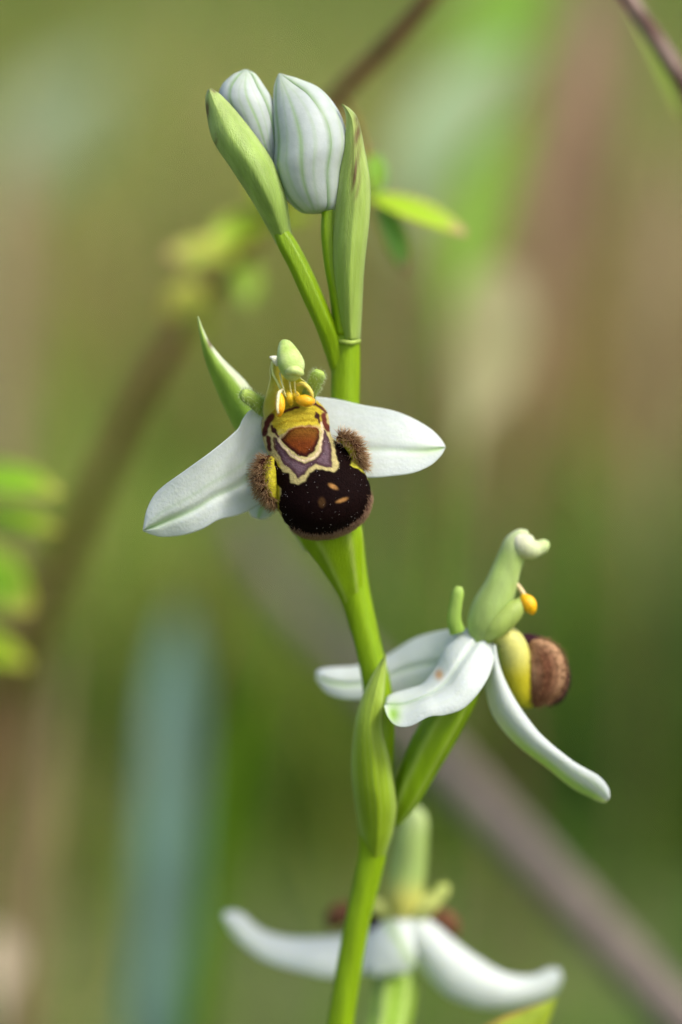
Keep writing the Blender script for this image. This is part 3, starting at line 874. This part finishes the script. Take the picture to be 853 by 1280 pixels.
V, F, c = tube([(500, 1150, 21, 14), (503, 1128, 21, 24), (507, 1098, 21, 25), (511, 1068, 21, 23), (515, 1042, 21, 20), (519, 1024, 21, 16), (521, 1012, 21, 9), (522, 1008, 21, 2)],
               n=44, m=24, colf=lambda U, V, P: mixc(mixc(lin(206, 204, 104), CG, sstep(0.15, 0.45, V)), lin(200, 216, 156), 0.5 * sstep(0.7, 1, V)))
build('column', V, F, M_green, fl3, c)
petal([(520, 1140, 20.6, 14), (534, 1132, 20.2, 13), (546, 1122, 20.2, 10), (554, 1112, 20.2, 9), (558, 1105, 20.2, 4)], 0, 0.7, fl3, hair=False, base=lin(212, 216, 124))
petal([(490, 1140, 20.6, 12), (474, 1134, 20.6, 11), (462, 1128, 20.8, 9), (455, 1122, 21, 4)], 0, 0.7, fl3, hair=False, base=lin(206, 210, 120))
V, F, c = tube([(505, 1130, 25, 18), (500, 1150, 27, 40), (492, 1175, 28, 44), (488, 1198, 28, 30), (486, 1210, 28, 8)], n=30, m=24, colf=lin(70, 40, 32))
build('lip', V, F, M_lip, fl3, c)
for P in ([(450, 1150, 26, 12), (430, 1142, 25.5, 15), (420, 1148, 25.5, 14), (412, 1160, 25.6, 5)], [(540, 1150, 26, 12), (556, 1150, 25.5, 13), (564, 1160, 25.5, 12), (568, 1172, 25.6, 5)]):
    V, F, c = tube(P, n=20, m=16, colf=lin(116, 80, 58)); build('lip_lobe', V, F, M_lip, fl3, c)
DOFF = 0.0
# bract of that flower reaching into the frame from below
L = [(470, 1420), (520, 1360), (570, 1310), (610, 1280), (650, 1262), (680, 1252), (695, 1246)]
Rr = [(480, 1440), (545, 1400), (600, 1370), (645, 1335), (675, 1300), (690, 1268), (697, 1247)]
V, F, c = sheet(L, Rr, [14, 15, 15.5, 15.5, 15.5], curl=[1.5, 2.0, 1.5, 0.6], th=0.45, n=50,
                colf=lambda U, V, px, py: mixc(lin(170, 190, 60), lin(176, 120, 70), 0.7 * sstep(0.6, 0.95, -U)))
o = build('bract', V, F, M_green, orchid, c)

# ------------------------------------------------------------------ things behind the orchid
def ground_pt(px, py, d, dx=0.0, dy=0.0):
    p = W(px, py, d)
    x, y = p[0] + dx, p[1] + dy
    return np.array([x, y, float(ground_z(x, y)) - 0.004])

def ribbon(C, wd, facing, fold, th, n, m, colf):
    """grass leaf along world points C with half widths wd (m)"""
    C = np.asarray(C, float)
    tt = np.linspace(0, 1, len(C))
    s = np.concatenate([[0], np.cumsum(np.linalg.norm(np.diff(C, axis=0), axis=1))]); s /= s[-1]
    t = np.linspace(0, 1, n)
    M = np.concatenate([C, np.asarray(wd)[:, None]], 1)
    mm = np.gradient(M, s, axis=0)
    i = np.clip(np.searchsorted(s, t, 'right') - 1, 0, len(C) - 2)
    h = (s[i + 1] - s[i])[:, None]; x = ((t - s[i])[:, None]) / h
    Q = (2*x**3 - 3*x**2 + 1) * M[i] + (x**3 - 2*x**2 + x) * h * mm[i] + (-2*x**3 + 3*x**2) * M[i+1] + (x**3 - x**2) * h * mm[i+1]
    P, hw = Q[:, :3], np.maximum(Q[:, 3], 1e-5)
    T = np.gradient(P, axis=0); T /= np.linalg.norm(T, axis=1, keepdims=True)
    f = np.asarray(facing, float); f = f / np.linalg.norm(f)
    A = np.cross(T, f); A /= np.linalg.norm(A, axis=1, keepdims=True)
    u = np.linspace(-1, 1, m)
    G = P[:, None, :] + A[:, None, :] * (u[None, :, None] * hw[:, None, None]) + f[None, None, :] * (np.abs(u)[None, :, None] * hw[:, None, None] * fold)
    V, F = thicken(G, th)
    c = colf(np.broadcast_to(u, (n, m)), np.broadcast_to(t[:, None], (n, m)))
    return V, F, np.concatenate([c.reshape(-1, 3)] * 2)

def blade(name, label, cat, path, col, col2=None, group=None, foot=(0, 0.02), fold=0.35, facing=(0, -1, 0.25), n=50):
    """path rows px, py, depth, half width px, from top to bottom; a foot is added in the soil"""
    C = [W(a, b, d) for a, b, d, h in path][::-1]
    wd = [h * pxm(d) for a, b, d, h in path][::-1]
    a, b, d, h = path[-1]
    g = ground_pt(a, b, d, foot[0], foot[1])
    C = [g] + C; wd = [wd[0] * 0.7] + wd
    col2 = col if col2 is None else col2
    def cf(U, V):
        return mixc(mixc(col, col2, V), np.asarray(col) * 1.25, 0.25 * (0.5 + 0.5 * np.cos(U * 18)))
    V, F, c = ribbon(C, wd, facing, fold, 0.0004, n, 11, cf)
    o = build(name, V, F, M_blade, None, c, loc=g)
    o['label'] = label; o['category'] = cat
    if group: o['group'] = group
    return o

def wtube(C, r, n=60, m=12, colf=None):
    C = np.asarray(C, float); s = np.concatenate([[0], np.cumsum(np.linalg.norm(np.diff(C, axis=0), axis=1))])
    M = np.concatenate([C, np.asarray(r)[:, None]], 1)
    t = np.linspace(0, s[-1], n); mm = np.gradient(M, s, axis=0)
    i = np.clip(np.searchsorted(s, t, 'right') - 1, 0, len(C) - 2)
    h = (s[i + 1] - s[i])[:, None]; x = ((t - s[i])[:, None]) / h
    Q = (2*x**3 - 3*x**2 + 1) * M[i] + (x**3 - 2*x**2 + x) * h * mm[i] + (-2*x**3 + 3*x**2) * M[i+1] + (x**3 - x**2) * h * mm[i+1]
    P = Q[:, :3]; T = np.gradient(P, axis=0); T /= np.linalg.norm(T, axis=1, keepdims=True)
    ang = np.linspace(0, 2 * math.pi, m, endpoint=False)
    ref = np.array([0.3, 1.0, 0.1])
    A = np.cross(T, ref); A /= np.linalg.norm(A, axis=1, keepdims=True); B = np.cross(A, T)
    G = P[:, None] + (A[:, None] * np.cos(ang)[None, :, None] + B[:, None] * np.sin(ang)[None, :, None]) * Q[:, 3][:, None, None]
    U = np.broadcast_to(ang, (n, m)); VV = np.broadcast_to((t / s[-1])[:, None], (n, m))
    c = colf(U, VV) if callable(colf) else np.broadcast_to(colf, (n, m, 3))
    V = np.concatenate([G.reshape(-1, 3), P[:1], P[-1:]])
    F = grid_faces(n, m, True); k = n * m
    for j in range(m):
        F.append((k, (j + 1) % m, j)); F.append((k + 1, (n - 1) * m + j, (n - 1) * m + (j + 1) % m))
    return V, F, np.concatenate([c.reshape(-1, 3), c[0, :1], c[-1, :1]])

def leaflet(parent, a, b, wpx, col, tipcol, name='leaflet', fold=0.3, jag=0.12, facing=(0.35, -0.9, 0.9)):
    """small toothed leaf from pixel point a (px,py,d) to b"""
    A, B = W(*a), W(*b)
    n, m = 22, 9
    hw = wpx * pxm((a[2] + b[2]) / 2)
    T = (B - A) / np.linalg.norm(B - A)
    f = np.array(facing, float); f -= T * (f @ T); f /= np.linalg.norm(f)
    S = np.cross(T, f)
    G = np.zeros((n, m, 3)); C = np.zeros((n, m, 3))
    for i in range(n):
        v = i / (n - 1)
        wd = hw * (math.sin(math.pi * min(1, v * 0.94 + 0.04)) ** 0.75) * (1 + jag * math.sin(i * 2.6))
        for j in range(m):
            u = -1 + 2 * j / (m - 1)
            G[i, j] = A + (B - A) * v + S * u * wd + f * (abs(u) * wd * fold - 0.12 * np.linalg.norm(B - A) * v * v)
            C[i, j] = mixc(col, tipcol, max(float(sstep(0.75, 1.0, v)), 0.8 * float(sstep(0.8, 1.0, abs(u)))))
    V, F = thicken(G, 0.0003)
    return build(name, V, F, M_blade, parent, np.concatenate([C.reshape(-1, 3)] * 2))

# reddish shoot arching up to the right behind the buds
RED = lin(146, 94, 68); RED2 = lin(150, 118, 62)
pth = [(640, -140, 30, 9), (545, -10, 38, 10), (480, 62, 45, 11), (425, 118, 52, 11), (340, 265, 66, 11.5), (255, 378, 80, 12.5), (190, 468, 92, 14), (120, 610, 112, 16), (60, 740, 132, 18), (10, 850, 150, 20)]
C = [W(a, b, d) for a, b, d, h in pth][::-1]; rr = [h * pxm(d) for a, b, d, h in pth][::-1]
g0 = C[0] + np.array([-0.03, 0.05, 0]); g0[2] = float(ground_z(g0[0], g0[1])) - 0.004
shoot = root('bramble_shoot', 'reddish bramble shoot with small yellow-green leaflets arching behind the orchid buds', 'shoot', g0)
V, F, c = wtube([g0] + C, [rr[0] * 1.1] + rr, n=90, m=14, colf=lambda U, V: mixc(RED2, RED, sstep(0.3, 0.75, V)))
build('stem', V, F, M_stalk, shoot, c)
YG = lin(178, 214, 32); PINK = lin(196, 150, 120); GRN = lin(140, 190, 52)
def petiole(parent, a, b, r=2.5):
    V, F, c = wtube([W(*a), (W(*a) + W(*b)) / 2 + np.array([0, 0, 0.0006]), W(*b)], [r * pxm(a[2])] * 3, n=12, m=8, colf=lin(150, 120, 60))
    build('petiole', V, F, M_stalk, parent, c)
petiole(shoot, (425, 118, 52), (470, 232, 30), 4)
leaflet(shoot, (470, 244, 30), (470, 184, 30), 16, GRN, lin(120, 84, 62))
leaflet(shoot, (462, 246, 30), (584, 282, 28), 20, YG, PINK)
leaflet(shoot, (470, 250, 30), (516, 340, 32), 22, lin(130, 184, 72), lin(176, 140, 116))
leaflet(shoot, (335, 272, 66), (262, 300, 60), 22, YG, lin(200, 180, 80))
leaflet(shoot, (300, 318, 72), (216, 312, 66), 20, lin(190, 208, 60), lin(214, 170, 130))
leaflet(shoot, (268, 362, 78), (206, 388, 72), 24, lin(190, 198, 64), lin(190, 160, 80))
leaflet(shoot, (330, 280, 66), (384, 262, 60), 18, YG, lin(180, 190, 70))
leaflet(shoot, (300, 320, 73), (310, 376, 68), 20, lin(160, 196, 60), lin(150, 180, 70))
leaflet(shoot, (340, 268, 65), (318, 226, 60), 16, YG, lin(200, 180, 80))
leaflet(shoot, (262, 370, 79), (240, 440, 74), 18, lin(160, 176, 60), lin(190, 160, 80))

# leafy sprig cut by the left edge of the picture
pth = [(-90, 560, 70, 6), (-100, 700, 75, 7), (-115, 900, 85, 8), (-130, 1150, 100, 9)]
C = [W(a, b, d) for a, b, d, h in pth][::-1]; rr = [h * pxm(d) for a, b, d, h in pth][::-1]
g0 = C[0] + np.array([-0.01, 0.02, 0]); g0[2] = float(ground_z(g0[0], g0[1])) - 0.004
spr = root('leafy_sprig', 'bright yellow-green toothed leaves of a low sprig left of the orchid', 'sprig', g0)
V, F, c = wtube([g0] + C, [rr[0]] + rr, n=40, m=10, colf=RED); build('stem', V, F, M_stalk, spr, c)
for a, b, wv, cc in (((-92, 600, 72), (58, 588, 52), 32, lin(156, 210, 24)), ((-92, 645, 72), (58, 638, 54), 22, lin(160, 208, 26)), ((-98, 690, 75), (30, 740, 58), 52, lin(150, 200, 48)),
                     ((-106, 790, 80), (24, 810, 64), 30, YG)):
    leaflet(spr, a, b, wv, cc, lin(196, 194, 84), facing=(0.35, -0.8, 0.7), jag=0.05)

# brown twig across the top right corner
pth = [(690, -160, 16, 9), (780, -8, 22, 10), (815, 42, 24, 11.5), (858, 108, 27, 12), (960, 280, 34, 13), (1120, 620, 46, 14), (1280, 1150, 60, 15)]
C = [W(a, b, d) for a, b, d, h in pth][::-1]; rr = [h * pxm(d) for a, b, d, h in pth][::-1]
g0 = C[0] + np.array([0.02, 0.02, 0]); g0[2] = float(ground_z(g0[0], g0[1])) - 0.004
tw = root('dry_twig', 'mottled purplish brown twig with a green leaf edge above right of the orchid', 'twig', g0)
V, F, c = wtube([g0] + C, [rr[0]] + rr, n=160, m=14,
                colf=lambda U, V: mixc(lin(96, 66, 58), lin(176, 156, 146), np.clip(0.5 + 0.7 * np.sin(V * 170 + 2 * np.sin(U)) * np.cos(U * 2 + V * 60), 0, 1) * 0.8))
build('stem', V, F, M_stalk, tw, c)
leaflet(tw, (772, -10, 30), (868, 150, 34), 12, lin(126, 150, 58), lin(140, 150, 70), name='leaf')

# grey dead stalk leaning behind the lower flowers
pth = [(300, 640, 230, 17), (345, 722, 215, 19), (450, 840, 175, 22), (560, 962, 140, 26), (690, 1100, 112, 28), (860, 1284, 92, 30), (1020, 1460, 78, 31)]
C = [W(a, b, d) for a, b, d, h in pth][::-1]; rr = [h * pxm(d) for a, b, d, h in pth][::-1]
g0 = C[0] + np.array([0.02, -0.005, 0]); g0[2] = float(ground_z(g0[0], g0[1])) - 0.004
V, F, c = wtube([g0] + C, [rr[0]] + rr, n=80, m=16, colf=lambda U, V: mixc(lin(116, 106, 96), lin(136, 124, 112), 0.5 + 0.5 * np.sin(U * 5)))
o = build('dead_stalk', V, F, M_stalk, None, c, loc=g0)
o['label'] = 'thick grey dead stalk leaning low behind the orchid'; o['category'] = 'stalk'

blade('grass_blade', 'broad blue-green grass blade standing left of the orchid stem', 'grass blade',
      [(224, 760, 205, 3), (223, 800, 200, 18), (220, 870, 192, 30), (215, 1000, 185, 36), (207, 1150, 180, 36), (197, 1300, 176, 36)], lin(104, 140, 122), lin(116, 152, 136), facing=(-0.2, -1, 0.6))
blade('grass_blade', 'slim bright green grass blade beside the broad blue-green blade', 'grass blade',
      [(332, 840, 110, 2), (318, 890, 114, 11), (297, 985, 120, 16), (270, 1110, 126, 17), (243, 1290, 134, 17)], lin(120, 166, 30), lin(128, 172, 36))
BG = 'broad leaves in the meadow behind'
blade('broad_leaf', 'pale buff withered leaf right of the orchid stem', 'leaf',
      [(640, 335, 165, 6), (622, 370, 162, 40), (606, 430, 160, 54), (592, 490, 158, 46), (584, 530, 156, 16), (578, 600, 154, 4), (572, 800, 150, 3)], lin(164, 160, 112), lin(158, 156, 106), facing=(0.6, -0.6, 0.9))
blade('broad_leaf', 'pale bluish green broad leaf behind the right bud', 'leaf',
      [(648, 60, 230, 5), (600, 105, 225, 34), (552, 160, 220, 50), (520, 220, 216, 36), (504, 290, 212, 10), (498, 420, 208, 4), (494, 600, 205, 3)], lin(134, 162, 112), lin(142, 168, 120), facing=(0.3, -0.8, 1.0))
blade('broad_leaf', 'vivid green blade curving up behind the pale withered leaf', 'leaf',
      [(664, 140, 195, 4), (628, 185, 192, 20), (602, 240, 188, 32), (582, 300, 184, 34), (568, 355, 180, 20), (560, 420, 176, 5), (552, 640, 170, 3)], lin(112, 158, 22), lin(120, 164, 26), facing=(0.4, -0.8, 0.8))
blade('broad_leaf', 'vivid green leaf tip rising behind the bluish green leaf', 'leaf',
      [(676, -70, 290, 8), (650, -20, 286, 44), (618, 40, 282, 58), (585, 95, 278, 40), (566, 170, 274, 10), (560, 300, 270, 4), (556, 560, 266, 3)], lin(108, 156, 18), lin(116, 162, 22), facing=(0.3, -0.8, 0.8))
blade('broad_leaf', 'dusty blue-green leaf far behind, left of the buds', 'leaf',
      [(140, 80, 520, 8), (100, 120, 510, 40), (50, 180, 500, 56), (10, 230, 495, 40), (-10, 330, 490, 20), (-20, 560, 480, 12)], lin(124, 144, 104), lin(134, 152, 112), facing=(0.2, -0.8, 0.9))
for k, (lab, path, c1) in enumerate([
    ('broad pinkish tan dead blade right of the vivid green leaves', [(752, -60, 300, 8), (738, 20, 296, 30), (722, 120, 292, 40), (700, 220, 290, 38), (676, 330, 288, 30), (655, 470, 286, 18)], lin(152, 120, 96)),
    ('straw coloured dead blade right of the pinkish tan one', [(846, 180, 320, 6), (836, 280, 316, 26), (826, 380, 312, 30), (818, 470, 310, 24), (812, 620, 308, 14)], lin(146, 128, 92)),
    ('thin pale straw stem left of the blue-green blade', [(84, 800, 150, 3), (76, 880, 148, 8), (64, 1000, 146, 10), (48, 1140, 144, 10), (34, 1300, 142, 10)], lin(140, 130, 88)),
    ('short buff straw stem behind the reddish shoot', [(30, 820, 190, 4), (22, 920, 188, 16), (12, 1050, 186, 18), (4, 1200, 184, 18)], lin(132, 112, 78)),
    ('thin tan straw blade left of the leaflets of the reddish shoot', [(20, 180, 260, 4), (14, 260, 258, 24), (10, 360, 256, 30), (6, 470, 254, 26), (2, 640, 250, 16)], lin(156, 138, 102))]):
    blade('grass_blade', lab, 'grass blade', path, c1, c1 * 0.92, facing=(0.4, -0.9, 0.5))
# pale dry petal-like leaf at the lower left edge
blade('dry_leaf', 'small pale pinkish withered leaf low at the left of the blue-green blade', 'leaf',
      [(-2, 1160, 120, 8), (2, 1180, 118, 18), (4, 1205, 116, 24), (2, 1230, 114, 16), (0, 1270, 112, 6)], lin(186, 172, 142), lin(190, 174, 148), facing=(0.2, -0.8, 0.8))

# ------------------------------------------------------------------ meadow grass (uncountable)
PAL = {
 'green': [lin(116, 150, 60), lin(132, 164, 70), lin(108, 142, 62), lin(146, 172, 80)],
 'deep':  [lin(96, 132, 66), lin(88, 122, 64), lin(108, 140, 66)],
 'blue':  [lin(116, 150, 116), lin(130, 162, 132), lin(108, 140, 104)],
 'straw': [lin(206, 186, 140), lin(190, 168, 124), lin(216, 198, 156), lin(172, 148, 110)],
 'brown': [lin(158, 124, 96), lin(140, 112, 84), lin(176, 140, 112)],
 'olive': [lin(154, 160, 84), lin(166, 164, 92), lin(142, 152, 76)],
}
# patches of the meadow: pixel centre, depth mm, radius m, mixture
PATCH = [
 (90, 120, 900, 0.22, {'olive': 6, 'straw': 5, 'green': 3}),
 (60, 330, 700, 0.14, {'straw': 5, 'olive': 4, 'brown': 2, 'green': 2}),
 (250, 200, 800, 0.16, {'green': 4, 'olive': 5, 'straw': 2}),
 (720, 160, 620, 0.13, {'straw': 5, 'brown': 5, 'olive': 1}),
 (700, 330, 560, 0.10, {'brown': 5, 'straw': 4, 'olive': 2}),
 (820, 400, 500, 0.11, {'straw': 3, 'olive': 4, 'brown': 2}),
 (760, 700, 420, 0.12, {'deep': 6, 'green': 3, 'olive': 1}),
 (780, 1000, 360, 0.10, {'deep': 7, 'green': 2}),
 (330, 1000, 360, 0.09, {'green': 5, 'olive': 2}),
 (60, 950, 360, 0.09, {'straw': 3, 'green': 4, 'brown': 1, 'olive': 3}),
 (250, 620, 420, 0.10, {'green': 5, 'olive': 5}),
 (620, 650, 420, 0.08, {'deep': 5, 'olive': 2, 'green': 2}),
]
PC = [(W(a, b, d), r, mix) for a, b, d, r, mix in PATCH]
camxy = np.array(cam.location)[:2]
def make_grass(N, yr, hrange, wrange, name, label, hfun=None):
    """blades as bent two-sided strips of 5 segments"""
    u = rng.random(N)
    y = yr[0] + (yr[1] - yr[0]) * u ** 1.6
    half = 0.18 + (y + 0.3) * 0.42
    x = rng.uniform(-1, 1, N) * half
    keep = np.ones(N, bool)
    keep &= ~((np.hypot(x - BASE[0], y - BASE[1]) < 0.03))
    x, y = x[keep], y[keep]; N = len(x)
    z = ground_z(x, y) - 0.003
    # clumping heights
    cl = 0.5 + 0.5 * np.sin(x * 23 + 3 * np.sin(y * 9)) * np.sin(y * 17 + 2 * np.sin(x * 11))
    h = rng.uniform(*hrange, N) * (0.55 + 0.6 * cl)
    if hfun is not None: h = h * hfun(x, y)
    wd = rng.uniform(*wrange, N)
    az = rng.uniform(0, 2 * math.pi, N); lean = rng.uniform(0.05, 0.55, N) * h
    fa = rng.uniform(0, 2 * math.pi, N)
    cols = np.zeros((N, 3))
    names = list(PAL)
    for i in range(N):
        q = np.array([x[i], y[i]])
        mix = {'green': 4, 'deep': 3, 'olive': 3, 'straw': 1.5, 'brown': 1, 'blue': 0.6}
        best = 1.0
        for pc, r, mx_ in PC:
            dd = math.hypot((q[0] - pc[0]) / r, (q[1] - pc[1]) / (r * 2.2)) + rng.normal(0, 0.15)
            if dd < best: best = dd; mix = mx_
        ks = list(mix); pw = np.array([mix[k] for k in ks], float); pw /= pw.sum()
        k = ks[rng.choice(len(ks), p=pw)]
        cols[i] = PAL[k][rng.integers(len(PAL[k]))] * np.array([0.92, 1.0, 0.72]) * rng.uniform(0.9, 1.25)
    S = 5
    V = np.zeros((N, 2 * S + 1, 3)); C = np.zeros((N, 2 * S + 1, 3))
    dx, dy = np.cos(az), np.sin(az); sx, sy = np.cos(fa), np.sin(fa)
    for s in range(S + 1):
        t = s / S
        bx = x + dx * lean * t ** 2; by = y + dy * lean * t ** 2; bz = z + h * (t - 0.12 * t ** 3)
        if s < S:
            ww = wd * (1 - 0.75 * t ** 1.5) * 0.5
            V[:, 2 * s] = np.stack([bx - sx * ww, by - sy * ww, bz], 1)
            V[:, 2 * s + 1] = np.stack([bx + sx * ww, by + sy * ww, bz], 1)
            C[:, 2 * s] = C[:, 2 * s + 1] = cols
        else:
            V[:, 2 * S] = np.stack([bx, by, bz], 1); C[:, 2 * S] = cols
    k = 2 * S + 1
    base = (np.arange(N) * k)[:, None]
    Fq = []
    for s in range(S - 1):
        Fq.append(base + np.array([[2 * s, 2 * s + 1, 2 * s + 3, 2 * s + 2]]))
    Fq = np.concatenate(Fq); Ft = base + np.array([[2 * S - 2, 2 * S - 1, 2 * S]])
    nv = N * k
    me = bpy.data.meshes.new(name)
    me.vertices.add(nv); me.vertices.foreach_set('co', V.reshape(-1).astype(np.float32))
    loops = np.concatenate([Fq.reshape(-1), Ft.reshape(-1)]).astype(np.int32)
    tot = np.concatenate([np.full(len(Fq), 4), np.full(len(Ft), 3)]).astype(np.int32)
    st_ = np.concatenate([[0], np.cumsum(tot)[:-1]]).astype(np.int32)
    me.loops.add(len(loops)); me.loops.foreach_set('vertex_index', loops)
    me.polygons.add(len(tot)); me.polygons.foreach_set('loop_start', st_); me.polygons.foreach_set('loop_total', tot)
    me.update(calc_edges=True)
    a = me.color_attributes.new('Col', 'FLOAT_COLOR', 'POINT')
    cc = np.ones((nv, 4), np.float32); cc[:, :3] = C.reshape(-1, 3); a.data.foreach_set('color', cc.ravel())
    me.polygons.foreach_set('use_smooth', np.ones(len(tot), bool))
    me.materials.append(M_blade); me.validate()
    o = bpy.data.objects.new(name, me); scene.collection.objects.link(o)
    o['kind'] = 'stuff'; o['label'] = label; o['category'] = 'grass'
    return o
make_grass(9000, (-0.25, 0.6), (0.02, 0.05), (0.0015, 0.003), 'short_turf', 'short green turf around the foot of the orchid')
make_grass(17000, (0.36, 2.6), (0.08, 0.20), (0.0025, 0.006), 'meadow_grass', 'tall green and straw coloured meadow grass behind the orchid', lambda x, y: 0.6 + 0.4 * sstep(0.3, 0.8, y))
make_grass(22000, (2.2, 14), (0.15, 0.32), (0.005, 0.012), 'far_grass', 'distant tall meadow grass beyond the near tufts')
